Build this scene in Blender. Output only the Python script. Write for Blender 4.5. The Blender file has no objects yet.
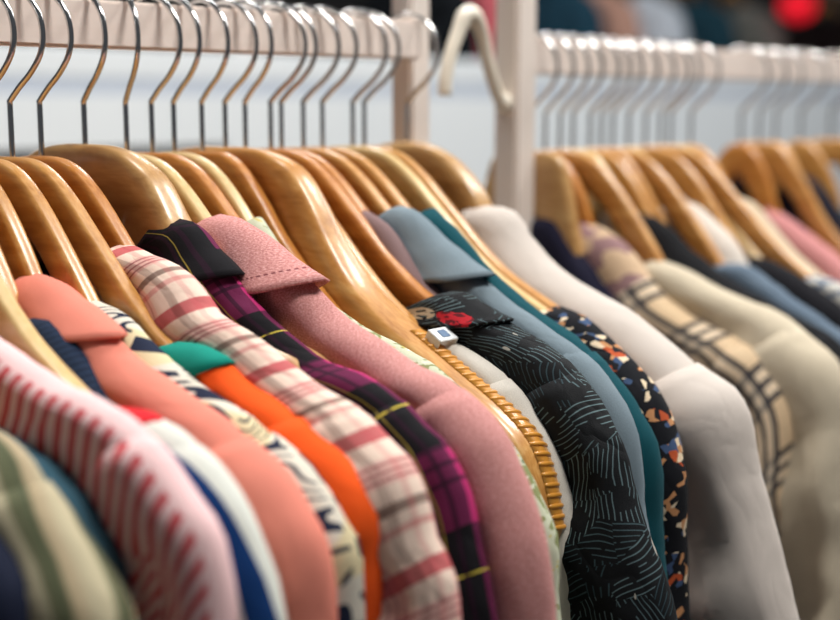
import bpy, bmesh, math
from mathutils import Vector, noise

# ------------------------------------------------------------------ camera, world, lights
SC = bpy.context.scene
COL = SC.collection
Z0 = 1.45                      # height of the hanger tops above the floor
cam_d = bpy.data.cameras.new('camera'); cam = bpy.data.objects.new('camera', cam_d); COL.objects.link(cam)
cam.location = (0, -0.6583, Z0 + 0.0280)
cam.rotation_euler = (math.radians(90 - 8.961), 0, math.radians(43.685 - 90))
cam_d.sensor_width = 36; cam_d.lens = 36 * 1300 / 840
cam_d.clip_start = 0.02
cam_d.dof.use_dof = True; cam_d.dof.focus_distance = 0.685; cam_d.dof.aperture_fstop = 3.5
SC.camera = cam

W = bpy.data.worlds.new('world'); SC.world = W; W.use_nodes = True
bg = W.node_tree.nodes['Background']; bg.inputs[0].default_value = (0.86, 0.91, 1.0, 1); bg.inputs[1].default_value = 0.10

def area(name, loc, target, size, power, color=(1, 1, 1), sy=None):
    d = bpy.data.lights.new(name, 'AREA'); d.energy = power; d.color = color; d.size = size
    if sy: d.shape = 'RECTANGLE'; d.size_y = sy
    o = bpy.data.objects.new(name, d); COL.objects.link(o); o.location = loc
    o.rotation_euler = (Vector(target) - Vector(loc)).to_track_quat('-Z', 'Y').to_euler()
    return o
area('ceiling_light_a', (0.75, -0.75, 3.0), (0.6, -0.1, Z0), 0.45, 36, (1, .97, .92))
area('ceiling_light_b', (1.9, -0.4, 3.0), (1.1, 0, Z0), 0.45, 30, (1, .97, .92))
area('ceiling_light_c', (0.6, 0.7, 3.0), (0.6, 0, Z0), 0.5, 18, (1, .98, .95))
area('ceiling_light_d', (2.4, 1.6, 3.0), (2.6, 1.6, 0), 0.8, 45, (.95, .98, 1))
area('ceiling_light_e', (3.2, -0.3, 3.0), (3.0, 0.3, 0.5), 0.8, 30, (.95, .98, 1))
SC.view_settings.view_transform = 'Standard'; SC.view_settings.look = 'None'
SC.view_settings.gamma = 1; SC.view_settings.exposure = -0.17
SC.view_settings.use_curve_mapping = False

# ------------------------------------------------------------------ helpers
def lin(r, g, b):
    f = lambda c: (c / 255 / 12.92) if c / 255 <= .04045 else ((c / 255 + .055) / 1.055) ** 2.4
    return (f(r), f(g), f(b), 1)

class NT:
    """small node-tree writer"""
    def __init__(s, name):
        s.m = bpy.data.materials.new(name); s.m.use_nodes = True
        s.t = s.m.node_tree; s.b = s.t.nodes['Principled BSDF']
    def n(s, typ, **kw):
        nd = s.t.nodes.new(typ)
        for k, v in kw.items(): setattr(nd, k, v)
        return nd
    def put(s, sock, v):
        if hasattr(v, 'is_output'): s.t.links.new(v, sock)
        elif isinstance(v, (tuple, list)) and len(v) == 3 and sock.type == 'RGBA': sock.default_value = (*v, 1)
        else: sock.default_value = v
    def math(s, op, a, b=0.0, c=0.0):
        nd = s.n('ShaderNodeMath', operation=op)
        s.put(nd.inputs[0], a); s.put(nd.inputs[1], b); s.put(nd.inputs[2], c)
        return nd.outputs[0]
    def uv(s):
        if not hasattr(s, '_uv'):
            u = s.n('ShaderNodeUVMap'); sp = s.n('ShaderNodeSeparateXYZ'); s.t.links.new(u.outputs[0], sp.inputs[0])
            s._uv = (u.outputs[0], sp.outputs[0], sp.outputs[1])
        return s._uv
    def obj(s):
        return s.n('ShaderNodeTexCoord').outputs['Object']
    def scale(s, vec, sc, off=(0, 0, 0)):
        m = s.n('ShaderNodeMapping'); s.put(m.inputs[0], vec); m.inputs['Scale'].default_value = sc
        m.inputs['Location'].default_value = off
        return m.outputs[0]
    def noise(s, vec, scale, detail=2, rough=.5, dist=0):
        nd = s.n('ShaderNodeTexNoise'); s.put(nd.inputs['Vector'], vec); nd.inputs['Scale'].default_value = scale
        nd.inputs['Detail'].default_value = detail; nd.inputs['Roughness'].default_value = rough
        nd.inputs['Distortion'].default_value = dist
        return nd.outputs[0]
    def wave(s, vec, scale, dist, dscale=1, detail=2):
        nd = s.n('ShaderNodeTexWave'); s.put(nd.inputs['Vector'], vec); nd.inputs['Scale'].default_value = scale
        nd.inputs['Distortion'].default_value = dist; nd.inputs['Detail Scale'].default_value = dscale
        nd.inputs['Detail'].default_value = detail
        return nd.outputs['Fac']
    def voro(s, vec, scale, rnd=1, out='Color'):
        nd = s.n('ShaderNodeTexVoronoi'); s.put(nd.inputs['Vector'], vec); nd.inputs['Scale'].default_value = scale
        nd.inputs['Randomness'].default_value = rnd
        return nd.outputs[out]
    def mix(s, f, a, b, blend='MIX'):
        nd = s.n('ShaderNodeMix', data_type='RGBA', blend_type=blend)
        s.put(nd.inputs[0], f); s.put(nd.inputs[6], a); s.put(nd.inputs[7], b)
        return nd.outputs[2]
    def ramp(s, f, stops, interp='LINEAR'):
        nd = s.n('ShaderNodeValToRGB'); s.put(nd.inputs[0], f); cr = nd.color_ramp; cr.interpolation = interp
        while len(cr.elements) < len(stops): cr.elements.new(0.5)
        for e, (p, c) in zip(cr.elements, stops): e.position = p; e.color = c
        return nd.outputs[0]
    def band(s, coord, period, centre, half, wob=None):
        """1 inside a band of a repeat, all in metres"""
        v = s.math('DIVIDE', coord, period)
        if wob is not None: v = s.math('ADD', v, wob)
        f = s.math('FRACT', v)
        return s.math('COMPARE', f, centre / period, half / period)
    def gt(s, a, b): return s.math('GREATER_THAN', a, b)
    def lt(s, a, b): return s.math('LESS_THAN', a, b)
    def mul(s, a, b): return s.math('MULTIPLY', a, b)
    def done(s, colr, rough=.85, bump=None, bd=.0004, sheen=.02, metallic=0, coat=0):
        s.put(s.b.inputs['Base Color'], colr); s.b.inputs['Roughness'].default_value = rough
        s.b.inputs['Metallic'].default_value = metallic
        s.b.inputs['Sheen Weight'].default_value = sheen; s.b.inputs['Specular IOR Level'].default_value = .5 if rough < .6 else .15; s.b.inputs['Sheen Roughness'].default_value = .5
        s.b.inputs['Coat Weight'].default_value = coat; s.b.inputs['Coat Roughness'].default_value = .15
        if bump is not None:
            bn = s.n('ShaderNodeBump'); bn.inputs['Strength'].default_value = .5; bn.inputs['Distance'].default_value = bd
            s.put(bn.inputs['Height'], bump); s.t.links.new(bn.outputs[0], s.b.inputs['Normal'])
        return s.m
    def weave(s, sc=900):
        u = s.uv()[0]
        a = s.noise(s.scale(u, (1, 3, 1)), sc, 1); b = s.noise(s.scale(u, (3, 1, 1)), sc, 1)
        return s.math('ADD', a, b)
    def cloth(s, colr, **kw):
        w = s.weave(kw.pop('wsc', 1100)); amt = kw.pop('amt', .12) * .8
        f = s.math('MULTIPLY_ADD', s.math('SUBTRACT', w, 1.0), amt * 4, 1.0)
        hs = s.n('ShaderNodeHueSaturation'); s.put(hs.inputs['Color'], colr); s.put(hs.inputs['Value'], f)
        kw.setdefault('bump', w)
        cr = kw.pop('crease', .13)
        m_ = s.done(hs.outputs[0], **kw)
        if cr:                                          # soft wrinkles pressed into the cloth
            n1 = s.noise(s.scale(s.uv()[0], (1, 1.7, 1)), 17, 2, .5, .6)
            rd = s.math('ABSOLUTE', s.math('SUBTRACT', n1, .5))
            b2 = s.n('ShaderNodeBump'); b2.inputs['Strength'].default_value = cr; b2.inputs['Distance'].default_value = .010
            s.put(b2.inputs['Height'], s.math('MULTIPLY', rd, 2.0))
            b1 = [n for n in s.t.nodes if n.type == 'BUMP' and n != b2][0]
            s.t.links.new(b2.outputs[0], b1.inputs['Normal'])
        return m_

def plain(name, c, amt=.12, **kw):
    return NT(name).cloth(lin(*c), amt=amt, **kw)

def mesh_obj(name, verts, faces, mat, parent=None, loc=(0, 0, 0), uvs=None, smooth=True, solid=0, cat=None, label=None, group=None, kind=None):
    me = bpy.data.meshes.new(name); me.from_pydata([tuple(v) for v in verts], [], faces)
    if uvs:
        ul = me.uv_layers.new(name='UVMap')
        for lp in me.loops: ul.data[lp.index].uv = uvs[lp.vertex_index]
    if smooth: me.polygons.foreach_set('use_smooth', [True] * len(me.polygons))
    me.materials.append(mat); me.update()
    o = bpy.data.objects.new(name, me); COL.objects.link(o)
    o.location = loc
    if parent: o.parent = parent
    if solid:
        md = o.modifiers.new('thick', 'SOLIDIFY'); md.thickness = solid; md.offset = 0
    tag(o, label, cat, group, kind)
    return o
def tag(o, label=None, cat=None, group=None, kind=None):
    if label: o['label'] = label
    if cat: o['category'] = cat
    if group: o['group'] = group
    if kind: o['kind'] = kind
def empty(name, loc, label, cat, group=None):
    o = bpy.data.objects.new(name, None); o.empty_display_size = .03; COL.objects.link(o); o.location = loc
    tag(o, label, cat, group); return o

def fix_normals(o):
    bm = bmesh.new(); bm.from_mesh(o.data); bmesh.ops.recalc_face_normals(bm, faces=bm.faces); bm.to_mesh(o.data); bm.free()
    return o

def box(name, lo, hi, mat, bevel=0, **kw):
    bm = bmesh.new(); bmesh.ops.create_cube(bm, size=1)
    c = [(a + b) / 2 for a, b in zip(lo, hi)]; s = [b - a for a, b in zip(lo, hi)]
    base = (c[0], c[1], lo[2])
    for v in bm.verts: v.co = Vector((v.co.x * s[0], v.co.y * s[1], v.co.z * s[2] + s[2] / 2))
    if bevel: bmesh.ops.bevel(bm, geom=bm.edges[:], offset=bevel, segments=2, affect='EDGES')
    me = bpy.data.meshes.new(name); bm.to_mesh(me); bm.free(); me.materials.append(mat)
    o = bpy.data.objects.new(name, me); COL.objects.link(o)
    par = kw.pop('parent', None)
    if par: o.parent = par; base = tuple(a - b for a, b in zip(base, par.location))
    o.location = base
    tag(o, kw.get('label'), kw.get('cat'), kw.get('group'), kw.get('kind'))
    return o

def catmull(pts, step):
    """smooth curve through pts, resampled at about `step` metres; returns points and arc length"""
    P = [Vector(p) for p in pts]
    P = [P[0] * 2 - P[1]] + P + [P[-1] * 2 - P[-2]]
    out = []
    for i in range(1, len(P) - 2):
        p0, p1, p2, p3 = P[i - 1:i + 3]
        t0 = 0; t1 = t0 + (p1 - p0).length ** .5; t2 = t1 + (p2 - p1).length ** .5; t3 = t2 + (p3 - p2).length ** .5
        n = max(2, int((p2 - p1).length / (step / 4)))
        for k in range(n):
            t = t1 + (t2 - t1) * k / n
            A1 = p0 * ((t1 - t) / (t1 - t0)) + p1 * ((t - t0) / (t1 - t0)); A2 = p1 * ((t2 - t) / (t2 - t1)) + p2 * ((t - t1) / (t2 - t1))
            A3 = p2 * ((t3 - t) / (t3 - t2)) + p3 * ((t - t2) / (t3 - t2))
            B1 = A1 * ((t2 - t) / (t2 - t0)) + A2 * ((t - t0) / (t2 - t0)); B2 = A2 * ((t3 - t) / (t3 - t1)) + A3 * ((t - t1) / (t3 - t1))
            out.append(B1 * ((t2 - t) / (t2 - t1)) + B2 * ((t - t1) / (t2 - t1)))
    out.append(P[-2].copy())
    return resample(out, step)
def resample(pts, step):
    L = [0]
    for a, b in zip(pts, pts[1:]): L.append(L[-1] + (b - a).length)
    n = max(3, int(L[-1] / step)); res = []; arc = []; j = 0
    for i in range(n + 1):
        s = L[-1] * i / n
        while j < len(L) - 2 and L[j + 1] < s: j += 1
        f = (s - L[j]) / max(1e-9, L[j + 1] - L[j])
        res.append(pts[j].lerp(pts[j + 1], min(1, f))); arc.append(s)
    return res, arc

def tube(path, rad, seg=10, cap=True):
    """verts, faces of a round bar along 3D points; rad is a number or a list"""
    V = []; F = []; n = len(path); up = None
    for i, p in enumerate(path):
        t = (path[min(i + 1, n - 1)] - path[max(i - 1, 0)]).normalized()
        if up is None: up = Vector((1, 0, 0)) if abs(t.x) < .8 else Vector((0, 0, 1))
        a = (up - t * up.dot(t)).normalized(); up = a; b = t.cross(a)
        r = rad[i] if isinstance(rad, (list, tuple)) else rad
        for k in range(seg):
            th = 2 * math.pi * k / seg; V.append(p + a * r * math.cos(th) + b * r * math.sin(th))
    for i in range(n - 1):
        for k in range(seg):
            k2 = (k + 1) % seg; F.append((i * seg + k, i * seg + k2, (i + 1) * seg + k2, (i + 1) * seg + k))
    if cap: F.append(tuple(range(seg))[::-1]); F.append(tuple((n - 1) * seg + k for k in range(seg)))
    return V, F

def nz(x, y, z=0.0): return noise.noise(Vector((x, y, z)))
def interp(x, tab):
    """piecewise-linear table lookup"""
    if x <= tab[0][0]: return tab[0][1]
    for (a, b), (c, d) in zip(tab, tab[1:]):
        if x <= c: return b + (d - b) * (x - a) / (c - a)
    return tab[-1][1]

# ------------------------------------------------------------------ plain materials
def wood(name, a, b, c, coat=.35):
    m = NT(name); o = m.obj()
    g = m.noise(m.scale(o, (40, 5, 22)), 3.0, 4, .6, .6); g2 = m.noise(m.scale(o, (300, 12, 160)), 2.0, 2)
    k = m.ramp(g, [(.3, lin(*a)), (.52, lin(*b)), (.72, lin(*c))])
    k = m.mix(.18, k, m.ramp(g2, [(.4, lin(*a)), (.6, lin(*c))]))
    return m.done(k, rough=.42, sheen=0, coat=coat, bump=g2, bd=.0001)
WOODS = {'honey': wood('honey_wood', (166, 108, 46), (198, 140, 70), (218, 170, 104)),
         'pale': wood('pale_wood', (196, 160, 98), (212, 180, 122), (224, 198, 148)),
         'amber': wood('amber_wood', (158, 92, 32), (190, 122, 50), (210, 150, 78)),
         'broad': wood('broad_wood', (160, 114, 62), (190, 146, 90), (212, 174, 118))}
m = NT('chrome'); CHROME = m.done(lin(205, 205, 205), rough=.16, metallic=1, sheen=0)
m = NT('white_paint'); o_ = m.obj()
WHITE_PAINT = m.done(m.mix(m.noise(m.scale(o_, (4, 60, 60)), 4, 3), lin(238, 222, 212), lin(246, 234, 226)), rough=.5, sheen=0)
m = NT('post_paint'); POST = m.done(m.mix(m.noise(m.obj(), 9, 3), lin(236, 222, 212), lin(244, 234, 226)), rough=.5, sheen=0)
m = NT('shelf_white'); SHELF = m.done(m.mix(m.noise(m.obj(), 3, 3), lin(222, 228, 232), lin(234, 238, 240)), rough=.6, sheen=0)
m = NT('shelf_groove_shade'); SHELFB = m.done(m.mix(m.noise(m.obj(), 3, 3), lin(190, 200, 214), lin(202, 210, 222)), rough=.6, sheen=0)  # bluer tone carries the shade of a recess
m = NT('cream_plastic'); CREAM_PL = m.done(lin(240, 232, 216), rough=.3, sheen=0)
m = NT('rib_rubber'); RIB = m.done(m.mix(m.noise(m.obj(), 60, 2), lin(196, 130, 44), lin(212, 150, 62)), rough=.35, sheen=0, coat=.3)

# ------------------------------------------------------------------ room
m = NT('floor_tiles'); fo = m.obj(); FLM = m.done(m.mix(m.noise(fo, 4, 4), lin(120, 112, 104), lin(150, 142, 134)), rough=.5, sheen=0)
box('floor', (-3, -3, -.1), (9, 6, 0), FLM, kind='structure')
m = NT('wall_paint'); WM = m.done(m.mix(m.noise(m.obj(), 2, 3), lin(84, 82, 84), lin(110, 106, 104)), rough=.9, sheen=0)
box('wall_back', (-3, 6, 0), (9.1, 6.1, 3.2), WM, kind='structure')
box('wall_right', (9, -3, 0), (9.1, 6, 3.2), WM, kind='structure')

# ------------------------------------------------------------------ racks
def rack(x0, x1, dz, posts, w, label):
    r = empty('clothes_rack', ((x0 + x1) / 2, 0, 0), label, 'clothes rack')
    box('hanging_bar', (x0, -.009, Z0 + .060 + dz), (x1, .009, Z0 + .0868 + dz), WHITE_PAINT, bevel=.0015, parent=r)
    for px, py in posts:
        box('post', (px - w / 2, py - w / 2, 0), (px + w / 2, py + w / 2, Z0 + .36), POST, bevel=.002, parent=r)
        box('foot', (px - w, -.28, 0), (px + w, .28, .03), POST, bevel=.004, parent=r)
    return r
rack(-.55, .682, 0, [(.692, .012), (-.56, .012)], .021, 'white clothes rack in front, full of bright garments on wooden hangers')
rack(.806, 2.3, -.008, [(.797, .0), (2.31, .0)], .024, 'blurred white clothes rack behind, full of pale and black garments')

# cream bent hook bridging the two racks
pts = [Vector(p) for p in [(.7155, 0, .040), (.7165, 0, .052), (.722, 0, .070), (.730, 0, .086), (.738, 0, .0985), (.744, 0, .100), (.750, 0, .0965), (.758, 0, .084), (.764, 0, .066), (.772, 0, .048), (.780, 0, .036), (.7885, 0, .0335)]]
P3, _ = catmull(pts, .003)
rr = [.0052 + .0018 * math.exp(-((i - len(P3) * .44) / 5) ** 2) for i in range(len(P3))]
V, F = tube(P3, rr, 12)
lk = empty('rack_hook', (.744, 0, Z0 + .025), 'cream bent plastic hook bridging the gap between the two racks', 'hook')
mesh_obj('bent_rod', [v - Vector((.744, 0, .03)) for v in V], F, CREAM_PL, parent=lk)
bm = bmesh.new(); bmesh.ops.create_icosphere(bm, subdivisions=3, radius=.008)
kv = [v.co + Vector((.785 - .744, 0, .034 - .03)) for v in bm.verts]; kf = [[v.index for v in f.verts] for f in bm.faces]; bm.free()
mesh_obj('end_knob', kv, kf, CREAM_PL, parent=lk)

# ------------------------------------------------------------------ hangers
HOOK = [(0, .030), (-.007, .0375), (-.0155, .0455), (-.0225, .0555), (-.0245, .066), (-.0215, .078), (-.012, .0878), (0, .0915), (.012, .0878), (.0205, .079), (.0225, .069)]
def hook_path(ky=1.0):
    a, _ = catmull([Vector((0, y * ky, z)) for y, z in HOOK], .0022)
    return [Vector((0, 0, -.014)), Vector((0, 0, 0)), Vector((0, 0, .014)), Vector((0, 0, .027))] + a
STD = [(.0, .0), (-.012, .0), (-.024, -.001), (-.040, -.006), (-.058, -.0175), (-.074, -.031), (-.091, -.0455), (-.109, -.061), (-.130, -.076), (-.150, -.086), (-.179, -.099), (-.206, -.114), (-.226, -.131), (-.236, -.150)]
BROAD = [(.0, .002), (-.023, .002), (-.047, -.001), (-.070, -.010), (-.087, -.028), (-.104, -.051), (-.125, -.073), (-.145, -.086), (-.172, -.100), (-.206, -.117), (-.231, -.130), (-.248, -.143), (-.258, -.161), (-.264, -.182), (-.267, -.200)]
def make_hanger(x, label, style='slim', mat='honey', phi=0.0, prof=None, dz=0.0, group=None, tilt=0.0, ribs=False, w0=None, h0=None):
    t = empty('wooden_hanger', (x, 0, Z0 + dz), label, 'hanger', group)
    top = prof or (BROAD if style == 'broad' else STD)
    half, arc = catmull([Vector((0, y, z)) for y, z in top], .006)
    L = arc[-1]
    if style == 'broad': W_ = [(0, .0075), (.06, .010), (.14, .0125), (.24, .0135), (.33, .012)]; H_ = [(0, .040), (.06, .044), (.12, .042), (.2, .030), (.33, .022)]
    elif style == 'panel': W_ = [(0, .006), (.1, .007), (.3, .008)]; H_ = [(0, .056), (.035, .056), (.06, .040), (.1, .028), (.3, .02)]
    else: W_ = [(0, .0056), (.08, .0050), (.3, .0054)]; H_ = [(0, .027), (.04, .026), (.075, .0195), (.14, .0180), (.2, .0170), (.3, .015)]
    path = [(Vector((0, -p.y, p.z)), s) for p, s in zip(half[::-1], arc[::-1])] + [(p, s) for p, s in zip(half[1:], arc[1:])]
    V = []; F = []; NS = 28; n = len(path)
    for i, (p, s) in enumerate(path):
        d = (path[min(i + 1, n - 1)][0] - path[max(i - 1, 0)][0]).normalized()
        nrm = Vector((0, d.z, -d.y))                    # points up/outward
        if nrm.z < 0: nrm = -nrm
        e = (L - s); k = math.sqrt(max(.02, min(1, e / .010))) if e < .010 else 1
        w = interp(s, W_) * k * (w0 or 1); h = interp(s, H_) * (h0 or 1)
        for q in range(NS):
            th = 2 * math.pi * q / NS; c, sn = math.cos(th), math.sin(th)
            ex = .5
            cx = math.copysign(abs(c) ** ex, c) * w; ch = math.copysign(abs(sn) ** ex, sn) * h / 2 * k
            V.append(p + Vector((1, 0, 0)) * cx + nrm * (ch - h / 2))
    for i in range(n - 1):
        for q in range(NS):
            q2 = (q + 1) % NS; F.append((i * NS + q, i * NS + q2, (i + 1) * NS + q2, (i + 1) * NS + q))
    F.append(tuple(range(NS))); F.append(tuple((n - 1) * NS + q for q in range(NS)))
    fix_normals(mesh_obj('hanger_body', V, F, WOODS[mat], parent=t))
    V, F = tube(hook_path(), .00165, 10)
    c, s = math.cos(phi), math.sin(phi)
    V = [Vector((v.x * c - v.y * s, v.x * s + v.y * c, v.z)) for v in V]
    fix_normals(mesh_obj('hook', V, F, CHROME, parent=t))
    if ribs:                                            # ribbed rubber grip on both shoulder ends
        for sgn in (1, -1):
            V = []; F = []
            for i in range(0, 40):
                s_ = .205 + i * .0056
                if s_ > L - .012: break
                j = min(range(1, len(arc) - 1), key=lambda a: abs(arc[a] - s_)); d = (half[j + 1] - half[j - 1]).normalized()
                p = half[j] + d * (s_ - arc[j]); nrm = Vector((0, d.z, -d.y)); nrm = nrm if nrm.z > 0 else -nrm
                w = .0165; rib = []
                for k in range(9):                      # one rib: a bar following the rounded top, a little slanted
                    a = k / 8; xx = -.002 + a * w * 1.02
                    rib.append(p + Vector((xx, 0, 0)) - nrm * (.0002 + .0095 * max(0, a - .25) ** 2.2) + d * (.0025 * a))
                tv, tf = tube(rib, [.0012 + .0004 * math.sin(math.pi * k / 8) for k in range(9)], 8)
                if i == 0:
                    pass
                base = len(V); V += [Vector((q.x, q.y * sgn, q.z)) for q in tv]; F += [tuple(base + q for q in f) for f in tf]
            tv = []; st = [(half[j], (half[j + 1] - half[j - 1]).normalized()) for j in range(1, len(arc) - 1) if .200 < arc[j] < L - .008]
            for p, d in st:                             # the strip the ribs stand on
                nrm = Vector((0, d.z, -d.y)); nrm = nrm if nrm.z > 0 else -nrm
                for xx, zz in ((-.002, .0004), (.006, .0002), (.012, -.0022), (.0158, -.006), (.0150, -.012), (.004, -.006)):
                    q = p + Vector((xx, 0, 0)) + nrm * zz; tv.append(Vector((q.x, q.y * sgn, q.z)))
            base = len(V); V += tv
            for i in range(len(st) - 1):
                for k in range(6): F.append((base + i * 6 + k, base + i * 6 + (k + 1) % 6, base + (i + 1) * 6 + (k + 1) % 6, base + (i + 1) * 6 + k))
            fix_normals(mesh_obj('ribbed_grip', V, F, RIB, parent=t, label='ochre ribbed non-slip grip'))
    return t

# ------------------------------------------------------------------ garments
def section(s, TL, TR, sgn):
    """offset across (x) and inward distance for cloth length s from the ridge on one side"""
    T = TL if sgn < 0 else TR
    q = s / T
    if q < math.pi / 2: return sgn * T * math.sin(q), T * (1 - math.cos(q))
    return sgn * T, T + (s - T * math.pi / 2)

SV = [0, .002, .004, .007, .010, .013, .017, .021, .026, .032, .039, .047, .056, .067, .080, .096, .115, .14, .17, .21, .26, .32, .38]
def garment(name, x, ridge, mat, label, cat, TL=.013, TR=.008, sTL=None, sTR=None, dz=0.0, collar=None, neckband=None,
            seam=.82, fold=.005, sleeve_mat=None, collar_mat=None, seed=1.0, hem=-.52, Tn=.8, ridge_noise=.0019, sleeve=True,
            cuff=False, group=None, sleeve_w=.115, neck_in=.0, flare=.004, collar_sk=.62, collar_len=.075, collar_v=.055, body_hem=-.74):
    t = empty(name, (x, 0, Z0 + dz + body_hem), label, cat, group)
    off = -body_hem                                     # local z of the hanger top
    sTL = sTL or TL * 1.35; sTR = sTR or TR * 1.2
    yl, zl = ridge[-1]
    pts = list(ridge) + ([(yl - .004, min(zl - .12, -.36))] if zl > -.3 and hem < -.4 else []) + [(yl - .002, hem)]
    R, arc = catmull([Vector((0, y, z)) for y, z in pts], .009)
    LT = arc[-1]
    ymin = min(p.y for p in R if p.z > -.22)
    js = next(i for i, p in enumerate(R) if p.y < ymin * seam)
    us = arc[js]; ps = R[js]
    Rb, arcb = catmull([Vector((0, p.y, p.z)) for p in R[:js + 1:3]] + [Vector((0, ps.y - .012, ps.z - .022)), Vector((0, ps.y - .010, ps.z - .09)), Vector((0, ps.y * .96, -.38)), Vector((0, ps.y * .93, body_hem))], .010)
    z_start = R[0].z
    def half_T(u, T):
        return T * (Tn + (1 - Tn) * min(1, u / .05)) if Tn != 1 else T
    def pt(p, u, s, sgn, tot, L, tl, tr, inner, extra=0.0, amp=fold, g=0.0):
        n = (inner - p); Ld = n.length; n.normalize()
        dx, a = section(s, half_T(u, tl), half_T(u, tr), sgn)
        a = min(a, Ld)
        ramp = min(1, s / .05)
        w = nz(u * 21 + seed * 7, s * 5, seed + sgn) * amp * 1.6 * ramp + nz(u * 60 + seed, s * 12, seed * 3 + sgn) * amp * .45 * ramp
        w *= 1 + 1.5 * min(1, max(0, s - .03) / .1)
        if g: w += amp * 1.5 * g * ramp * (abs(nz(u * 6 + seed * 3, s * 34, seed + sgn * 2)) * 2 - .5)
        rn = nz(u * 24, seed * 5, 2.3) * ridge_noise * 1.6 + nz(u * 70, s * 40, seed) * ridge_noise * .6
        out = Vector((0, 0, 0)) - n
        q = min(1, s / (.014))
        e = extra
        return p + n * a + Vector((dx + sgn * (w if w > 0 or True else 0) + sgn * e * q, 0, 0)) + out * (rn + e * (1 - q))
    def inner_of(u, L):
        f = min(1, u / L)
        return Vector((0, -.002, z_start - .075 - neck_in + (body_hem - z_start + .08) * f))
    # --- body: front and back panel, near and far half in one sheet
    V = []; F = []; UV = []
    Lb = arcb[-1]; cols = [(-s, -1) for s in SV[:0:-1]] + [(s, 1) for s in SV]
    for my in (1, -1):
        b0 = len(V)
        for p, u in zip(Rb, arcb):
            inn = inner_of(u, Lb); Ld = (inn - p).length
            for sv, sg in cols:
                s = abs(sv) / SV[-1]; s_ = abs(sv) if Ld >= SV[-1] - .02 else abs(sv) * 1.0
                if s_ > Ld: s_ = Ld
                if abs(sv) == SV[-1]: s_ = Ld + .03
                q = pt(p, u, s_, sg, 0, Lb, TL, TR, inn)
                if my < 0: q = Vector((q.x, -q.y, q.z))
                V.append(q + Vector((0, 0, off))); UV.append((u + (1.3 if my < 0 else 0), s_ * sg))
        nc = len(cols)
        for i in range(len(Rb) - 1):
            for k in range(nc - 1):
                a = b0 + i * nc + k; F.append((a, a + 1, a + nc + 1, a + nc))
    mesh_obj('garment_body', V, F, mat, parent=t, uvs=UV, solid=.0008)
    # --- sleeves
    if sleeve:
        jj = max(0, js - 1)
        for my in (1, -1):
            V = []; F = []; UV = []
            N1 = [0, .003, .006, .010, .014, .019, .025, .033, .044, .057, .072, .087]
            for i in range(jj, len(R)):
                p = R[i]; u = arc[i]; inn = inner_of(u, LT); g = min(1, (u - arc[jj]) / .11)
                tl = TL * 1.04 + (sTL - TL * 1.04) * g + .0006; tr = TR * 1.04 + (sTR - TR * 1.04) * g + .0006
                Wd = sleeve_w - .035 * min(1, (u - arc[jj]) / .4)
                ring = []
                for sg, lst in ((-1, N1[::-1]), (1, N1[1:])):
                    for s in lst: ring.append((s * Wd / .10, sg))
                row = []
                for s, sg in ring:
                    q = pt(p, u, s, sg, 0, LT, tl, tr, inn, extra=.0006, amp=fold * (1 + .6 * g), g=g); row.append((q, u, s * sg))
                n = (inn - p).normalized()               # underside closes the tube
                q = p + n * (Wd + .004); row.append((Vector((tr * .4, q.y, q.z)), u, Wd * 1.1)); row.append((Vector((-tl * .4, q.y, q.z)), u, Wd * 1.1))
                for q, a, b in row:
                    if my < 0: q = Vector((q.x, -q.y, q.z))
                    V.append(q + Vector((0, 0, off))); UV.append((a + (1.3 if my < 0 else 0), b))
                nc = len(row)
            for i in range(len(R) - jj - 1):
                for k in range(nc):
                    k2 = (k + 1) % nc; F.append((i * nc + k, i * nc + k2, (i + 1) * nc + k2, (i + 1) * nc + k))
            mesh_obj('sleeve', V, F, sleeve_mat or mat, parent=t, uvs=UV, solid=.0008)
    # --- collar leaves folded down over the neck
    if collar:
        for my in (1, -1):
            V = []; F = []; UV = []; NU = 14; svs = [k / 9 for k in range(-9, 10)]
            for iu in range(NU + 1):
                for kv in svs:
                    s = abs(kv) * collar_v; sg = -1 if kv < 0 else 1
                    um = collar_len * (1 - collar_sk * abs(kv) ** 1.2); u = um * iu / NU
                    j = min(len(R) - 2, int(u / (arc[1]))); f = u / arc[1] - j; p = R[j].lerp(R[j + 1], f)
                    e = .0022 + flare * (iu / NU) ** 3 + .002 * abs(kv)
                    q = pt(p, u, s, sg, 0, Lb, TL, TR, inner_of(u, Lb), extra=e, amp=fold * .5)
                    if my < 0: q = Vector((q.x, -q.y, q.z))
                    V.append(q + Vector((0, 0, off))); UV.append((.537 + u - um, s * sg))
            nc = len(svs)
            for i in range(NU):
                for k in range(nc - 1):
                    a = i * nc + k; F.append((a, a + 1, a + nc + 1, a + nc))
            mesh_obj('collar', V, F, collar_mat or mat, parent=t, uvs=UV, solid=.0014)
    if neckband:
        bm_, wid, lab = neckband
        for my in (1, -1):
            V = []; F = []; UV = []; svs = [k / 9 for k in range(-9, 10)]
            for iu in range(7):
                for kv in svs:
                    s = abs(kv) * .07; sg = -1 if kv < 0 else 1; u = wid * iu / 6
                    j = min(len(R) - 2, int(u / arc[1])); f = u / arc[1] - j; p = R[j].lerp(R[j + 1], f)
                    q = pt(p, u, s, sg, 0, Lb, TL, TR, inner_of(u, Lb), extra=.0018 + .0008 * math.sin(math.pi * iu / 6), amp=fold)
                    if my < 0: q = Vector((q.x, -q.y, q.z))
                    V.append(q + Vector((0, 0, off))); UV.append((u, s * sg))
            nc = len(svs)
            for i in range(6):
                for k in range(nc - 1):
                    a = i * nc + k; F.append((a, a + 1, a + nc + 1, a + nc))
            mesh_obj('neckband', V, F, bm_, parent=t, uvs=UV, solid=.0014, label=lab)
    return t

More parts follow.
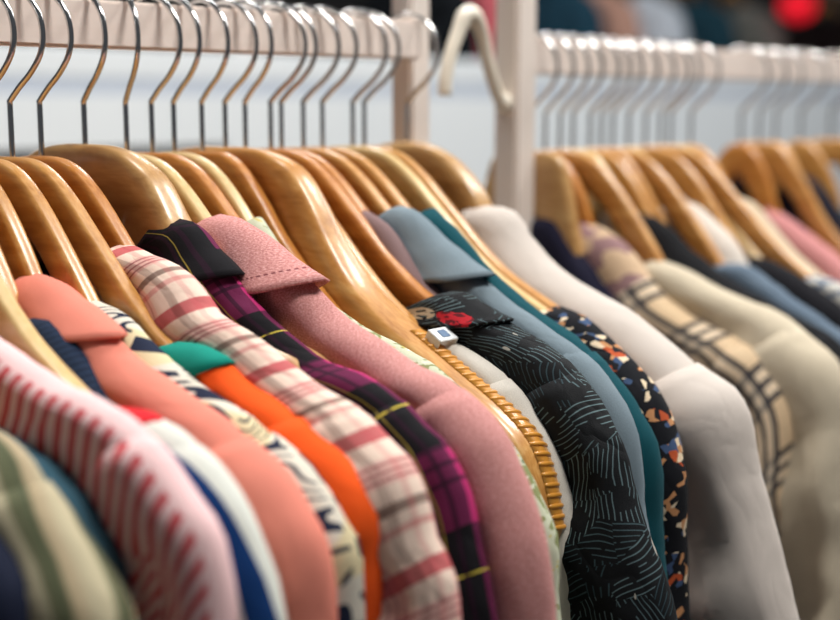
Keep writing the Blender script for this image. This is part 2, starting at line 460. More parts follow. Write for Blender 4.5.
# ------------------------------------------------------------------ cloth materials
def mat_heather():
    m = NT('pink_heather'); u = m.uv()[0]
    w = m.noise(m.scale(u, (1, 1, 1)), 950, 2, .75); c = m.ramp(w, [(.34, lin(176, 112, 110)), (.5, lin(200, 138, 134)), (.66, lin(224, 174, 170))])
    st = m.mul(m.math('COMPARE', m.uv()[1], .525, .0006), m.band(m.uv()[2], .0022, .0011, .0006))
    c = m.mix(st, c, lin(120, 60, 66))
    return m.cloth(c, amt=.05, wsc=1200, crease=.08)
def mat_salmon():
    m = NT('salmon_cotton'); return m.cloth(m.mix(m.noise(m.uv()[0], 14, 2), lin(222, 128, 110), lin(230, 144, 126)), amt=.05)
def mat_pinkstripe():
    m = NT('pink_red_stripe'); _, U, V = m.uv()
    base = m.mix(m.band(U, .0022, .0011, .0004), lin(242, 212, 210), lin(232, 184, 188))
    base = m.mix(m.band(V, .003, .0015, .0005), base, lin(232, 190, 192))
    wob = m.mul(m.math('SUBTRACT', m.noise(m.uv()[0], 40, 1), .5), .25)
    D = m.math('SUBTRACT', U, m.math('MULTIPLY', m.math('ABSOLUTE', V), .62))
    red = m.mul(m.band(D, .0098, .005, .0023, wob), m.math('MAXIMUM', m.lt(V, -.008), m.gt(V, .02)))
    return m.cloth(m.mix(m.mul(red, .9), base, lin(206, 50, 62)), amt=.06)
def mat_olive():
    m = NT('olive_cream_stripe'); _, U, V = m.uv()
    w = m.math('ADD', m.math('MULTIPLY', V, 52), m.math('MULTIPLY', U, 6)); w = m.math('ADD', w, m.mul(m.noise(m.uv()[0], 9, 1), 1.2))
    f = m.math('FRACT', w)
    return m.cloth(m.ramp(f, [(0, lin(180, 170, 142)), (.30, lin(194, 184, 154)), (.38, lin(104, 106, 80)), (.68, lin(80, 86, 64)), (.74, lin(166, 150, 120)), (.92, lin(178, 162, 134)), (1, lin(180, 170, 142))]), amt=.08)
def mat_whitenavy():
    m = NT('white_with_navy_stripe'); _, U, V = m.uv()
    d = m.math('SUBTRACT', V, m.math('MULTIPLY', m.math('SUBTRACT', U, .04), .10))
    k = m.mul(m.math('COMPARE', d, -.015, .0055), m.gt(U, .045))
    return m.cloth(m.mix(k, lin(214, 216, 208), lin(16, 56, 112)), amt=.05)
def mat_leaf():
    m = NT('leaf_print'); v = m.uv()[0]
    f = m.noise(v, 15, 1, .4, .9); g = m.math('FRACT', m.math('MULTIPLY', f, 7)); h = m.noise(m.scale(v, (1, 1, 1), (4, 1, 0)), 24, 0)
    thick = m.mul(m.math('COMPARE', g, .5, .20), m.gt(h, .53)); thin = m.mul(m.math('COMPARE', m.math('FRACT', m.math('MULTIPLY', f, 21)), .5, .13), m.lt(h, .49))
    c = m.mix(m.mul(m.gt(m.noise(v, 26, 0), .56), .8), lin(216, 210, 196), lin(218, 202, 156))
    return m.cloth(m.mix(m.math('MAXIMUM', thick, thin), c, lin(34, 42, 64)), amt=.07)
def mat_plaid_cream():
    m = NT('cream_red_plaid'); _, U, V = m.uv()
    c = lin(232, 208, 192)
    wb = m.mul(m.math('SUBTRACT', m.noise(m.uv()[0], 30, 1), .5), .06)
    def st(c, co, per, ce, ha, col, a): return m.mix(m.mul(m.band(co, per, ce, ha, wb), a), c, lin(*col))
    for co, per, A in ((U, .064, 1), (V, .058, .55)):
        c = st(c, co, per, .008, .0040, (178, 38, 60), .82 * A)
        for q in (.0245, .028, .0315): c = st(c, co, per, q, .0006, (104, 26, 44), .85 * A)
        c = st(c, co, per, .028, .006, (210, 110, 118), .35)
        c = st(c, co, per, .044, .0022, (88, 60, 52), .75 * A)
        c = st(c, co, per, .053, .0016, (196, 84, 92), .5 * A)
    return m.cloth(c, amt=.07, crease=.34)
def mat_plaid_black():
    m = NT('magenta_black_plaid'); _, U, V = m.uv()
    a = m.band(U, .086, .020, .029); b = m.band(V, .074, .060, .024)
    k = m.math('ADD', m.math('ADD', a, b), m.mul(m.gt(U, .43), m.lt(U, .56)))
    k = m.math('MINIMUM', k, 2)
    c = m.ramp(m.mul(k, .5), [(0, lin(176, 42, 104)), (.3, lin(98, 28, 66)), (.8, lin(17, 16, 21))], 'CONSTANT')
    for co, per in ((U, .086), (V, .074)):
        for q in (.050, .058, .066): c = m.mix(m.mul(m.band(co, per, q, .0011), .75), c, lin(40, 14, 34))
        c = m.mix(m.band(co, per, .0205 if per > .08 else .060, .0005 if per > .08 else .00035, m.mul(m.math('SUBTRACT', m.noise(m.uv()[0], 12, 1), .5), .12)), c, m.mix(0 if per > .08 else .55, lin(206, 186, 72), lin(40, 30, 34)))
    return m.cloth(c, amt=.08, crease=.3)
def mat_floral_pale():
    m = NT('pale_green_floral'); v = m.uv()[0]
    c = lin(192, 196, 172); n1 = m.noise(v, 70, 2, .6, 1.5); n2 = m.noise(m.scale(v, (1, 1, 1), (3, 1, 0)), 95, 2, .6, 1)
    c = m.mix(m.gt(n1, .56), c, lin(132, 138, 92)); c = m.mix(m.gt(n2, .64), c, lin(196, 180, 100)); c = m.mix(m.lt(n1, .36), c, lin(226, 222, 200))
    c = m.mix(m.gt(m.noise(m.scale(v, (1, 1, 1), (7, 4, 0)), 60, 2), .62), c, lin(66, 84, 60))
    return m.cloth(c, amt=.08)
def mat_tropical():
    m = NT('black_tropical_print'); v, U, V = m.uv()
    cell = m.voro(v, 34, 1, 'Color'); sp = m.n('ShaderNodeSeparateColor'); m.put(sp.inputs[0], cell)
    ang = m.math('MULTIPLY', sp.outputs[0], 6.28)
    wv = m.math('MULTIPLY', m.math('SUBTRACT', m.noise(v, 30, 1), .5), .012)
    rot = m.math('ADD', m.mul(U, m.math('COSINE', ang)), m.mul(V, m.math('SINE', ang)))
    per = m.mul(U, m.math('SINE', ang)); per = m.math('SUBTRACT', per, m.mul(V, m.math('COSINE', ang)))
    q = m.math('ADD', m.math('ADD', rot, wv), m.math('MULTIPLY', m.math('POWER', m.math('FRACT', m.math('MULTIPLY', per, 30)), 2), .004))
    l1 = m.band(q, .0031, .0015, .00032)
    l1 = m.mul(l1, m.gt(m.noise(v, 70, 1), .44))
    c = m.mix(l1, lin(13, 16, 20), m.mix(sp.outputs[1], lin(40, 60, 68), lin(104, 126, 130)))
    c = m.mix(m.gt(m.noise(m.scale(v, (1, 3, 1), (5, 0, 0)), 42, 1), .74), c, lin(160, 158, 150))
    for (a, b, r) in ((.530, -.017, .0070), (.150, -.100, .010), (.20, .03, .008)):
        d = m.math('SQRT', m.math('ADD', m.math('POWER', m.math('SUBTRACT', U, a), 2), m.math('POWER', m.math('SUBTRACT', V, b), 2)))
        d = m.math('ADD', d, m.mul(m.math('SUBTRACT', m.noise(v, 160, 1), .5), .006))
        c = m.mix(m.lt(d, r), c, m.mix(m.gt(m.noise(v, 260, 1), .52), lin(176, 24, 38), lin(84, 10, 22)))
    d = m.math('SQRT', m.math('ADD', m.math('POWER', m.math('SUBTRACT', U, .520), 2), m.math('POWER', m.math('SUBTRACT', V, -.032), 2)))
    c = m.mix(m.mul(m.lt(d, .010), m.gt(m.noise(v, 180, 1), .46)), c, lin(176, 164, 142))
    return m.cloth(c, amt=.06, rough=.7, crease=.35)
def mat_dark_floral():
    m = NT('dark_flower_print'); v = m.uv()[0]
    cells = m.voro(v, 210, 1); sp = m.n('ShaderNodeSeparateColor'); m.put(sp.inputs[0], cells)
    col = m.ramp(sp.outputs[0], [(0, lin(24, 24, 30)), (.34, lin(196, 140, 96)), (.5, lin(226, 206, 176)), (.64, lin(64, 84, 118)), (.76, lin(24, 26, 32)), (.9, lin(186, 84, 48))], 'CONSTANT')
    k = m.gt(m.noise(v, 70, 1), .5)
    return m.cloth(m.mix(k, lin(18, 20, 26), col), amt=.06)
def mat_denim(name, a, b):
    m = NT(name); return m.cloth(m.mix(m.noise(m.uv()[0], 30, 3), lin(*a), lin(*b)), amt=.14)
def mat_tartan():
    m = NT('beige_tartan'); _, U, V = m.uv(); c = m.mix(m.noise(m.uv()[0], 20, 1), lin(206, 178, 142), lin(220, 196, 164))
    for co, per in ((m.math('ADD', U, .0), .062), (V, .050)):
        c = m.mix(m.mul(m.band(co, per, .018, .013), .35), c, lin(232, 220, 202))
        for q in (.006, .018, .030): c = m.mix(m.mul(m.band(co, per, q, .0026), .88), c, lin(38, 40, 52))
    c = m.mix(m.mul(m.lt(U, .075), m.gt(m.noise(m.uv()[0], 16, 1), .0)), c, m.mix(m.gt(m.noise(m.uv()[0], 38, 1), .56), lin(206, 178, 148), lin(150, 118, 120)))
    return m.cloth(c, amt=.05)
def mat_knit_navy():
    m = NT('navy_rib_knit'); _, U, V = m.uv(); return m.cloth(m.mix(m.band(U, .004, .002, .0009), lin(24, 36, 58), lin(34, 50, 74)), amt=.1)
def mat_pattern():
    m = NT('grey_dot_print'); v = m.uv()[0]
    return m.cloth(m.mix(m.gt(m.noise(v, 80, 1), .55), lin(214, 210, 200), lin(104, 118, 138)), amt=.05)

G = {
 'olive_stripe': (0.245, [(-0.1633, -0.0983), (-0.1877, -0.1008), (-0.2146, -0.1087), (-0.242, -0.1234), (-0.2636, -0.1397), (-0.2768, -0.1543)]),
 'navy_corner': (0.224, [(-0.2045, -0.1225), (-0.2265, -0.1292), (-0.2415, -0.139), (-0.2512, -0.1553)]),
 'teal_blue': (0.264, [(-0.1553, -0.1078), (-0.1898, -0.1132), (-0.2205, -0.1241), (-0.2398, -0.14), (-0.247, -0.1542), (-0.2482, -0.1681)]),
 'pink_stripe': (0.281, [(-0.1101, -0.0678), (-0.1344, -0.0758), (-0.1706, -0.0838), (-0.1989, -0.0885), (-0.2254, -0.0918), (-0.2415, -0.0979), (-0.2569, -0.105), (-0.271, -0.116), (-0.2816, -0.1249), (-0.2877, -0.137), (-0.293, -0.1546)]),
 'white_navy': (0.299, [(-0.1951, -0.0985), (-0.2156, -0.0973), (-0.2307, -0.1015), (-0.24, -0.1048), (-0.2549, -0.109), (-0.2691, -0.1179), (-0.2797, -0.1292), (-0.289, -0.1409), (-0.2956, -0.1571)]),
 'navy_knit': (0.315, [(-0.0863, -0.0765), (-0.1126, -0.0715), (-0.1313, -0.0783), (-0.1472, -0.0917), (-0.1675, -0.1034), (-0.1914, -0.1166), (-0.2267, -0.1319), (-0.2496, -0.1483), (-0.2616, -0.1795)]),
 'salmon': (0.332, [(-0.0737, -0.0566), (-0.0887, -0.0577), (-0.1056, -0.063), (-0.1328, -0.0727), (-0.1513, -0.0823), (-0.1775, -0.0922), (-0.2047, -0.099), (-0.2194, -0.1037), (-0.2447, -0.1128), (-0.2631, -0.1204), (-0.277, -0.1322), (-0.2864, -0.1421), (-0.2898, -0.1555), (-0.2901, -0.1743)]),
 'leaf': (0.349, [(-0.0962, -0.0663), (-0.106, -0.0663), (-0.1156, -0.0683), (-0.1329, -0.0786), (-0.1522, -0.0854), (-0.1715, -0.0942), (-0.1974, -0.102), (-0.222, -0.1094), (-0.2453, -0.116), (-0.2618, -0.1242), (-0.2776, -0.1381), (-0.2876, -0.1482), (-0.2892, -0.1731)]),
 'orange': (0.365, [(-0.1476, -0.0857), (-0.162, -0.0854), (-0.175, -0.087), (-0.1862, -0.0893), (-0.2055, -0.1001), (-0.2181, -0.1028), (-0.2303, -0.1068), (-0.2473, -0.1147), (-0.2644, -0.1204), (-0.2729, -0.1266), (-0.2819, -0.1334), (-0.2867, -0.1411), (-0.2848, -0.1594), (-0.2846, -0.1851)]),
 'cream_plaid': (0.383, [(-0.0811, -0.0439), (-0.0973, -0.0453), (-0.1186, -0.0518), (-0.1438, -0.0621), (-0.1639, -0.0743), (-0.1819, -0.0809), (-0.1949, -0.0879), (-0.2133, -0.092), (-0.2276, -0.0983), (-0.2454, -0.1028), (-0.2619, -0.1082), (-0.276, -0.1186), (-0.2826, -0.1227), (-0.2897, -0.1305), (-0.2938, -0.1424), (-0.2973, -0.1535), (-0.3065, -0.1653), (-0.3106, -0.1831)]),
 'black_plaid': (0.411, [(-0.0816, -0.033), (-0.1027, -0.0349), (-0.1208, -0.0504), (-0.1392, -0.0659), (-0.1541, -0.0762), (-0.1739, -0.083), (-0.1895, -0.0875), (-0.208, -0.0968), (-0.2246, -0.0969), (-0.2366, -0.1004), (-0.2483, -0.1042), (-0.2629, -0.1126), (-0.2771, -0.1207), (-0.2861, -0.1309), (-0.2921, -0.1401), (-0.2963, -0.1524), (-0.3005, -0.1647), (-0.3052, -0.1754), (-0.3077, -0.1921)]),
 'pink_heather': (0.439, [(-0.0871, -0.0323), (-0.1011, -0.0331), (-0.1195, -0.0405), (-0.1421, -0.0532), (-0.166, -0.0667), (-0.1817, -0.0764), (-0.2047, -0.0838), (-0.2302, -0.0949), (-0.248, -0.0987), (-0.2695, -0.1055), (-0.2872, -0.119), (-0.2962, -0.1333), (-0.3046, -0.1479), (-0.3117, -0.1626), (-0.3171, -0.1776), (-0.3197, -0.197)]),
 'floral_pale': (0.473, [(-0.0784, -0.0354), (-0.0939, -0.0504), (-0.1191, -0.0698), (-0.1706, -0.0923), (-0.2108, -0.102), (-0.258, -0.1295), (-0.2866, -0.1639), (-0.298, -0.2161)]),
 'J': (0.515, [(-0.0538, 0.0012), (-0.0936, -0.0211), (-0.1509, -0.0803), (-0.189, -0.0984), (-0.2318, -0.125), (-0.2588, -0.147), (-0.2692, -0.182)]),
 'grey_cream': (0.528, [(-0.1668, -0.1004), (-0.1895, -0.1043), (-0.2254, -0.1232), (-0.2496, -0.1464), (-0.2614, -0.1767), (-0.2695, -0.2406)]),
 'tropical': (0.549, [(-0.1568, -0.0796), (-0.1707, -0.0794), (-0.1932, -0.0901), (-0.2255, -0.0998), (-0.2562, -0.1191), (-0.2762, -0.1456), (-0.2931, -0.1854), (-0.3137, -0.2343)]),
 'mauve': (0.558, [(-0.077, -0.0364), (-0.0885, -0.037), (-0.1074, -0.056), (-0.1324, -0.0781), (-0.1706, -0.0979), (-0.2152, -0.1193), (-0.2469, -0.147), (-0.2615, -0.1947), (-0.2696, -0.2495)]),
 'denim': (0.577, [(-0.0871, -0.0363), (-0.1009, -0.038), (-0.1295, -0.0546), (-0.1694, -0.0783), (-0.2142, -0.1009), (-0.2492, -0.1218), (-0.2677, -0.144), (-0.2752, -0.1961), (-0.2829, -0.2514)]),
 'teal': (0.594, [(-0.1029, -0.0352), (-0.1114, -0.0397), (-0.1348, -0.0598), (-0.1707, -0.0841), (-0.2084, -0.102), (-0.244, -0.124), (-0.2684, -0.1555), (-0.2762, -0.2115), (-0.2797, -0.2573)]),
 'dark_floral': (0.622, [(-0.1778, -0.0937), (-0.193, -0.0952), (-0.2241, -0.1132), (-0.2527, -0.1388), (-0.2686, -0.1726), (-0.2748, -0.2671)]),
 'white_shirt': (0.676, [(-0.069, -0.0402), (-0.0959, -0.0422), (-0.1374, -0.0781), (-0.2011, -0.1043), (-0.2454, -0.1283), (-0.2748, -0.1454), (-0.2898, -0.1855), (-0.3034, -0.2254), (-0.3184, -0.2707)]),
 'R_navy': (0.814, [(-0.0024, -0.062), (-0.0326, -0.061), (-0.0478, -0.0805), (-0.0868, -0.1201), (-0.1592, -0.1647), (-0.2023, -0.2099), (-0.2242, -0.3398)]),
 'R_tartan': (0.835, [(-0.0416, -0.0633), (-0.0552, -0.0633), (-0.0755, -0.0761), (-0.1088, -0.1069), (-0.1432, -0.1302), (-0.1749, -0.14), (-0.2007, -0.1508), (-0.2157, -0.1671), (-0.2268, -0.1859), (-0.2308, -0.205), (-0.2292, -0.2349)]),
 'R_cream': (0.855, [(-0.0969, -0.0902), (-0.1161, -0.0926), (-0.149, -0.1051), (-0.1831, -0.1168), (-0.2052, -0.1219), (-0.2262, -0.1341), (-0.2478, -0.1524), (-0.2638, -0.1993), (-0.2789, -0.3365)]),
 'R_black': (0.896, [(-0.0573, -0.058), (-0.0709, -0.0622), (-0.0895, -0.0773), (-0.1151, -0.0962), (-0.1488, -0.1123), (-0.1886, -0.1284), (-0.2274, -0.1445), (-0.2643, -0.1843), (-0.2851, -0.3469)]),
 'R_white': (0.952, [(-0.0352, -0.0591), (-0.06, -0.0543), (-0.0818, -0.0633), (-0.1044, -0.0828), (-0.1172, -0.1001), (-0.1383, -0.1231), (-0.2009, -0.1591), (-0.2525, -0.2111), (-0.2737, -0.3668)]),
 'R_denim': (0.928, [(-0.1071, -0.1005), (-0.1299, -0.0978), (-0.1535, -0.1094), (-0.1774, -0.1231), (-0.2116, -0.1405), (-0.2651, -0.1818), (-0.2945, -0.3537)]),
 'R_pattern': (1.002, [(-0.1545, -0.1123), (-0.1742, -0.1147), (-0.2271, -0.1503), (-0.262, -0.1941), (-0.2856, -0.3783)]),
 'R_beige': (1.052, [(-0.0377, -0.0545), (-0.0653, -0.0568), (-0.0914, -0.0849), (-0.1214, -0.1067), (-0.1694, -0.1417), (-0.2247, -0.1907), (-0.2619, -0.2527), (-0.2793, -0.395)]),
 'R_black2': (0.978, [(-0.0966, -0.0981), (-0.1182, -0.0989), (-0.1507, -0.1112), (-0.1867, -0.13), (-0.2387, -0.1698), (-0.2829, -0.3719)]),
 'R_pink': (1.142, [(-0.0366, -0.0677), (-0.0584, -0.081), (-0.1005, -0.1067), (-0.1463, -0.1402), (-0.2235, -0.2043), (-0.2619, -0.2612), (-0.2814, -0.4212)]),
 'R_black3': (1.21, [(-0.0226, -0.0368), (-0.0458, -0.046), (-0.0728, -0.0765), (-0.1243, -0.12), (-0.1954, -0.1802), (-0.2548, -0.2566), (-0.2853, -0.4403)]),
 'R_teal': (1.263, [(-0.0426, -0.074), (-0.0615, -0.0833), (-0.1113, -0.1256), (-0.1848, -0.1881), (-0.2552, -0.2659), (-0.2868, -0.4557)]),
}
SHIFT = {}
M = {'salmon': mat_salmon(), 'leaf': mat_leaf(), 'orange': plain('orange_jersey', (246, 92, 28), .05), 'teal_band': plain('teal_rib', (16, 140, 124), .08),
     'red_band': plain('red_rib', (214, 40, 50), .06), 'collar_pink': None}
# name: material, label, category, options
SPEC = [
 ('navy_corner', 'shirt', plain('navy_cotton', (26, 32, 52)), 'dark navy top in the bottom left corner, nearest garment', 'top', dict(TL=.010, TR=.008), 'slim', 'amber', 0),
 ('olive_stripe', 'shirt', mat_olive(), 'olive and cream broad striped shirt, blurred in the lower left corner', 'shirt', dict(TL=.016, TR=.008, sTL=.02), 'slim', 'honey', 0),
 ('teal_blue', 'top', plain('teal_blue_cotton', (66, 104, 122)), 'teal blue top squeezed between the olive striped and pink striped shirts', 'top', dict(TL=.007, TR=.006), 'slim', 'amber', 0),
 ('pink_stripe', 'shirt', mat_pinkstripe(), 'pale pink shirt with thin red dashes, at the left edge', 'shirt', dict(TL=.011, TR=.006, sTL=.015), 'slim', 'honey', 0),
 ('white_navy', 't_shirt', mat_whitenavy(), 'white t-shirt with a navy stripe and red neckband, behind the pink striped shirt', 't-shirt', dict(TL=.010, TR=.006, neckband=(M['red_band'], .030, 'red ribbed neckband')), 'slim', 'pale', 0),
 ('navy_knit', 'jumper', mat_knit_navy(), 'dark navy ribbed knit top peeking out below the salmon shirt collar', 'jumper', dict(TL=.010, TR=.007), 'slim', 'honey', 0),
 ('salmon', 'shirt', M['salmon'], 'plain salmon pink shirt with a folded collar', 'shirt', dict(TL=.015, TR=.007, sTL=.019, sTR=.009, collar=True, collar_len=.078, flare=.003), 'slim', 'honey', .2),
 ('leaf', 'blouse', M['leaf'], 'cream blouse with navy brushed leaf print beside the salmon shirt', 'blouse', dict(TL=.010, TR=.007), 'slim', 'honey', .3),
 ('orange', 't_shirt', M['orange'], 'bright orange t-shirt with a teal neckband', 't-shirt', dict(TL=.011, TR=.007, fold=.002, neckband=(M['teal_band'], .040, 'teal ribbed neckband')), 'slim', 'honey', .35),
 ('cream_plaid', 'shirt', mat_plaid_cream(), 'crumpled cream shirt with red and brown plaid', 'shirt', dict(TL=.015, TR=.008, sTL=.019, fold=.008, ridge_noise=.003), 'slim', 'amber', .3),
 ('black_plaid', 'shirt', mat_plaid_black(), 'magenta and black plaid shirt with thin yellow lines', 'shirt', dict(TL=.011, TR=.007, sTL=.018, collar=True, collar_len=.062, collar_v=.055, ridge_noise=.002), 'broad', 'broad', .0),
 ('pink_heather', 'shirt', mat_heather(), 'dusty pink heather shirt with stitched collar, in sharp focus', 'shirt', dict(TL=.015, TR=.008, sTL=.022, fold=.0045, collar=True, collar_len=.084, collar_v=.070, flare=.008, collar_sk=.5), 'slim', 'pale', -.25),
 ('floral_pale', 'blouse', mat_floral_pale(), 'pale green blouse with small floral print behind pink heather shirt', 'blouse', dict(TL=.010, TR=.007), 'slim', 'pale', .1),
 ('grey_cream', 't_shirt', plain('grey_cream_jersey', (204, 198, 188)), 'greyish cream t-shirt between the ribbed hanger and the black tropical shirt', 't-shirt', dict(TL=.009, TR=.006), 'slim', 'honey', .1),
 ('tropical', 'shirt', mat_tropical(), 'black shirt with fine tropical leaf print and red flowers', 'shirt', dict(TL=.016, TR=.008, sTL=.024, fold=.006, collar=True, collar_len=.046, collar_v=.045), 'slim', 'amber', .5),
 ('mauve', 'top', plain('mauve_cotton', (132, 108, 108)), 'brownish mauve top next to the grey blue denim shirt', 'top', dict(TL=.009, TR=.007), 'slim', 'amber', .5),
 ('denim', 'shirt', mat_denim('grey_blue_denim', (104, 120, 130), (132, 147, 156)), 'light grey blue denim shirt with a folded collar', 'shirt', dict(TL=.011, TR=.007, collar=True, collar_len=.085, collar_v=.06, flare=.007), 'slim', 'honey', .6),
 ('teal', 'top', plain('dark_teal_cotton', (12, 72, 82)), 'dark teal top behind the grey blue denim shirt', 'top', dict(TL=.011, TR=.008), 'slim', 'honey', .5),
 ('dark_floral', 'blouse', mat_dark_floral(), 'black blouse with small orange and blue flower print', 'blouse', dict(TL=.016, TR=.010), 'slim', 'pale', .5),
 ('white_shirt', 'shirt', plain('off_white_cotton', (206, 196, 188), .06), 'large off-white shirt at the end of the front rack', 'shirt', dict(TL=.026, TR=.005, sTR=.0055, sTL=.034, fold=.004), 'broad', 'broad', .3),
 ('R_navy', 'top', plain('dark_navy_jersey', (30, 30, 50)), 'dark navy top first on the rear rack beside the post', 'top', dict(TL=.013, TR=.010), 'panel', 'broad', .2),
 ('R_tartan', 'shirt', mat_tartan(), 'beige tartan shirt with black check lines on the rear rack', 'shirt', dict(TL=.018, TR=.010, fold=.006, hem=-.262), 'slim', 'amber', .2),
 ('R_cream', 'shirt', plain('cream_cotton', (202, 190, 168), .05), 'cream shirt on the rear rack behind the beige tartan shirt', 'shirt', dict(TL=.018, TR=.010, sTL=.028, sTR=.014), 'slim', 'honey', .2),
 ('R_black', 'jacket', plain('black_cotton', (16, 17, 21), .05), 'black jacket on the rear rack beyond the cream shirt', 'jacket', dict(TL=.018, TR=.010), 'slim', 'honey', .3),
 ('R_white', 'shirt', plain('soft_white_cotton', (212, 202, 192), .05), 'soft white shirt rising behind the black jacket and slate blue shirt', 'shirt', dict(TL=.020, TR=.012), 'slim', 'pale', .3),
 ('R_denim', 'shirt', mat_denim('slate_blue_denim', (84, 100, 118), (106, 122, 138)), 'slate blue denim shirt in the middle of the rear rack', 'shirt', dict(TL=.012, TR=.010), 'slim', 'honey', .3),
 ('R_pattern', 'blouse', mat_pattern(), 'white blouse with grey blue spots at the right edge', 'blouse', dict(TL=.012, TR=.010), 'slim', 'honey', .3),
 ('R_beige', 'shirt', plain('beige_cotton', (206, 190, 164), .05), 'beige shirt collar in the rear rack between wooden hangers', 'shirt', dict(TL=.020, TR=.012), 'slim', 'honey', .3),
 ('R_black2', 'jacket', plain('ink_black_fill', (18, 18, 24), .05), 'black hung shape directly above the slate blue denim shirt, right edge', 'top', dict(TL=.018, TR=.012), 'slim', 'honey', .3),  # plain black garment form filling the dark band here
 ('R_pink', 'top', plain('rose_cotton', (204, 140, 140), .05), 'rose pink top at the right edge of the rear rack', 'top', dict(TL=.014, TR=.010), 'slim', 'amber', .3),
 ('R_black3', 'jacket', plain('midnight_cotton', (20, 20, 34), .05), 'midnight black jacket at the far right of the rear rack', 'jacket', dict(TL=.022, TR=.012), 'slim', 'honey', .3),
 ('R_teal', 'top', plain('sea_green_cotton', (26, 78, 84), .05), 'dark green teal top furthest right on the rear rack', 'top', dict(TL=.018, TR=.012), 'slim', 'honey', .3),
]
def under(std, ridge, gap=.0085):
    """hanger shape that carries the garment's shoulder line from below"""
    R, _ = catmull([Vector((0, y, z)) for y, z in ridge], .003)
    zr = lambda y: min(R, key=lambda p: abs(p.y - y) + (0 if p.z > -.17 else 9)).z - gap
    zs = lambda y: interp(-y, [(-a, b) for a, b in std])
    yn = R[0].y - .012; d = min(0, zr(yn) - zs(yn)); yend = min(p.y for p in R) + .030
    out = []
    y = 0.0
    while y > max(std[-1][0], yend):
        if y > yn: z = zs(y) + d * (y / yn) ** 2
        else: z = min(zr(y), zs(y) + .02)
        out.append((y, z)); y -= .009
    y, z = out[-1]
    return out + [(y - .006, z - .010), (y - .009, z - .022)]
for i, (key, nm, mat, label, cat, op, style, wd, phi) in enumerate(SPEC):
    x, ridge = G[key]; dz = -.008 if key[:2] == 'R_' else 0.0
    ridge = [(y, z - dz) for y, z in ridge]
    garment(nm, x, ridge, mat, label, cat, dz=dz, seed=1.7 + i * 1.31, **op)
    std = BROAD if style == 'broad' else STD
    make_hanger(x, 'wooden hanger carrying the ' + label.split(',')[0], style=style, mat=wd, phi=phi, prof=
                [(0, 0), (-.02, 0), (-.034, -.006), (-.043, -.030)] + [q for q in under(std, ridge, .012) if q[0] < -.055] if style == 'panel' else
                [(y, z + (.004 if key == 'black_plaid' else 0)) for y, z in under(std, ridge)], dz=dz)

# bare hangers
make_hanger(.457, 'amber wooden hanger, bare, tucked behind the dusty pink heather shirt', mat='amber', phi=.2)
make_hanger(.494, 'amber bare wooden hanger just left of the broad ribbed hanger', mat='amber', phi=.1, prof=[(y, z - .016 * min(1, max(0, (-y - .03) / .05))) for y, z in STD])
make_hanger(G['J'][0] - .003, 'broad bare wooden hanger with ochre ribbed shoulder grip', style='broad', mat='honey', phi=.3, prof=BROAD, ribs=True)
make_hanger(.633, 'bare wooden hanger second from the end of the front rack', mat='honey', phi=.6)

# size clip on the broad hanger
sc_ = empty('size_clip', (.521, -.172, Z0 - .1085), 'small white and blue size clip on the broad ribbed hanger', 'clip'); sc_.rotation_euler = (math.radians(30), 0, 0)
pl = NT('clip_white').done(lin(232, 236, 238), rough=.3, sheen=0); pb = NT('clip_blue').done(lin(70, 104, 140), rough=.4, sheen=0)
for a, b, mt, nme in (((-.0075, -.0055, 0.006), (-.0064, .0055, .013), pl, 'clip_jaw'), ((.0064, -.0055, .006), (.0075, .0055, .013), pl, 'clip_jaw'),
                  ((-.0075, -.0055, .0124), (.0075, .0055, .0135), pl, 'clip_back'), ((-.003, -.003, .0135), (.003, .003, .0138), pb, 'size_mark')):
    box(nme, [p + q for p, q in zip(a, sc_.location)], [p + q for p, q in zip(b, sc_.location)], mt, bevel=.0004, parent=sc_)

# more hangers on the rear rack, hanging a little lower behind the garments
LOW = [(y, z - .045 * min(1, max(0, (-y - .02) / .06))) for y, z in STD]
for x, wd, lab in [(.872, 'pale', 'pale bare hanger between the cream shirt and the black jacket, rear rack'),
                   (.912, 'honey', 'honey bare hanger right beyond the black jacket, rear rack'),
                   (1.018, 'pale', 'pale bare hanger just before the beige shirt, rear rack'),
                   (1.178, 'honey', 'honey bare hanger just past the rose pink top, rear rack'),
                   (1.33, 'honey', 'bare hanger last in view at the right end of the rear rack')]:
    make_hanger(x, lab, mat=wd, phi=.3, dz=-.008, prof=LOW)

# ------------------------------------------------------------------ background
SX = .2
sh = empty('display_counter', (2.5, 1.32, 0), 'long white display counter running behind both racks', 'counter')
box('counter_rail', (-1.2, 1.2, Z0 + .070), (6.5, 1.45, Z0 + .122), SHELF, bevel=.004, parent=sh)
box('groove_shade_strip', (-1.2, 1.2005, Z0 + .044), (6.5, 1.449, Z0 + .070), SHELFB, parent=sh)  # nearly flush strip; the groove's shade is put into its colour
box('counter_front', (-1.2, 1.2, Z0 - .042), (1.45, 1.45, Z0 + .044), SHELF, parent=sh)
box('counter_front', (1.45, 1.2, Z0 - .30), (6.5, 1.45, Z0 + .044), SHELF, parent=sh)
m = NT('counter_dark'); DK = m.done(m.mix(m.noise(m.obj(), 5, 2), lin(34, 42, 48), lin(52, 60, 66)), rough=.8, sheen=0)
box('counter_base', (-1.2, 1.24, 0), (6.5, 1.43, Z0 - .30), DK, parent=sh)
box('counter_gap_shade', (-1.2, 1.42, Z0 - .30), (1.45, 1.44, Z0 - .042), DK, parent=sh)  # dark panel painted as the shade in the gap under the counter

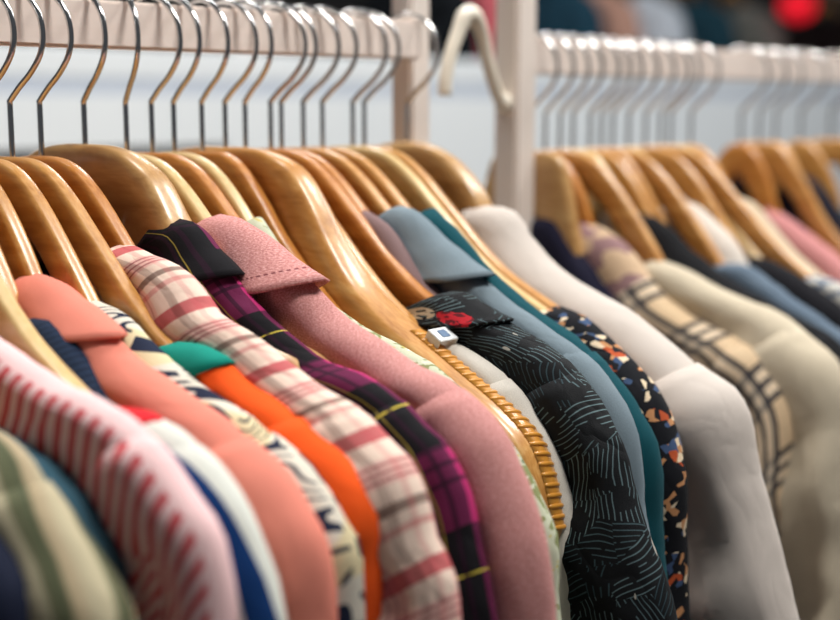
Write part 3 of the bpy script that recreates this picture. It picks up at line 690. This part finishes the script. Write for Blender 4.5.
farR = empty('clothes_rack', (4.0, 2.6, 0), 'distant grey clothes rack behind the white counter', 'clothes rack')
box('hanging_bar', (2.6, 2.59, Z0 + .62), (8.4, 2.61, Z0 + .65), POST, parent=farR)
for px in (2.6, 8.4): box('post', (px - .03, 2.57, 0), (px + .03, 2.63, Z0 + .7), POST, parent=farR)
FAR = [  # x, colour, label
 (3.38, (12, 16, 20), 'black jacket hanging far behind, between the two racks'),
 (3.58, (190, 92, 98), 'dusty red top hanging far behind, next to the middle post'),
 (4.12, (34, 66, 82), 'dark teal jacket hanging far behind the rear rack'),
 (4.37, (206, 158, 138), 'peach top hanging far behind the rear rack'),
 (4.70, (232, 238, 246), 'bright white shirt hanging far behind the rear rack'),
 (5.10, (42, 78, 92), 'petrol blue jacket hanging far behind the rear rack'),
 (5.52, (140, 140, 132), 'grey coat hanging far behind the rear rack'),
 (6.50, (44, 32, 32), 'dark brown coat hanging far behind, upper right'),
 (6.95, (34, 24, 26), 'black brown coat hanging far behind, beside the dark brown coat'),
 (7.70, (188, 128, 124), 'pale pink coat hanging in the far upper right corner')]
FR = [(-.04, -.07), (-.09, -.07), (-.16, -.10), (-.22, -.13), (-.26, -.19), (-.28, -.30)]
for j, (x, c, lab) in enumerate(FAR):
    g = garment('coat' if 'coat' in lab else 'jacket' if 'jacket' in lab else 'shirt' if 'shirt' in lab else 'top', x, FR, plain('far_cloth', c, .05), lab,
                'coat' if 'coat' in lab else 'jacket' if 'jacket' in lab else 'shirt' if 'shirt' in lab else 'top', TL=.05, TR=.05, dz=.56, seed=j * 2.3)
    g.location.y = 2.6
    h = make_hanger(x, 'wooden hanger carrying the ' + lab, dz=.56, prof=[(0, 0), (-.03, -.002), (-.09, -.085), (-.16, -.118), (-.22, -.152)]); h.location.y = 2.6

# red lamp
rl = empty('pendant_lamp', (5.41, 2.2, Z0 + .42), 'small glowing red lamp at the top right', 'lamp')
bm = bmesh.new(); bmesh.ops.create_uvsphere(bm, u_segments=24, v_segments=14, radius=.08)
for v in bm.verts: v.co.z *= .8
rv = [v.co + Vector((0, 0, .04)) for v in bm.verts]; rf = [[v.index for v in f.verts] for f in bm.faces]; bm.free()
m = NT('red_glow'); m.b.inputs['Emission Color'].default_value = lin(230, 20, 40); m.b.inputs['Emission Strength'].default_value = 1.0
RG = m.done(lin(200, 20, 34), rough=.4, sheen=0)
mesh_obj('glass_shade', rv, rf, RG, parent=rl)
V, F = tube([Vector((0, 0, .08)), Vector((0, 0, .6)), Vector((0, 0, 1.3))], .006, 8); mesh_obj('cord', V, F, DK, parent=rl)
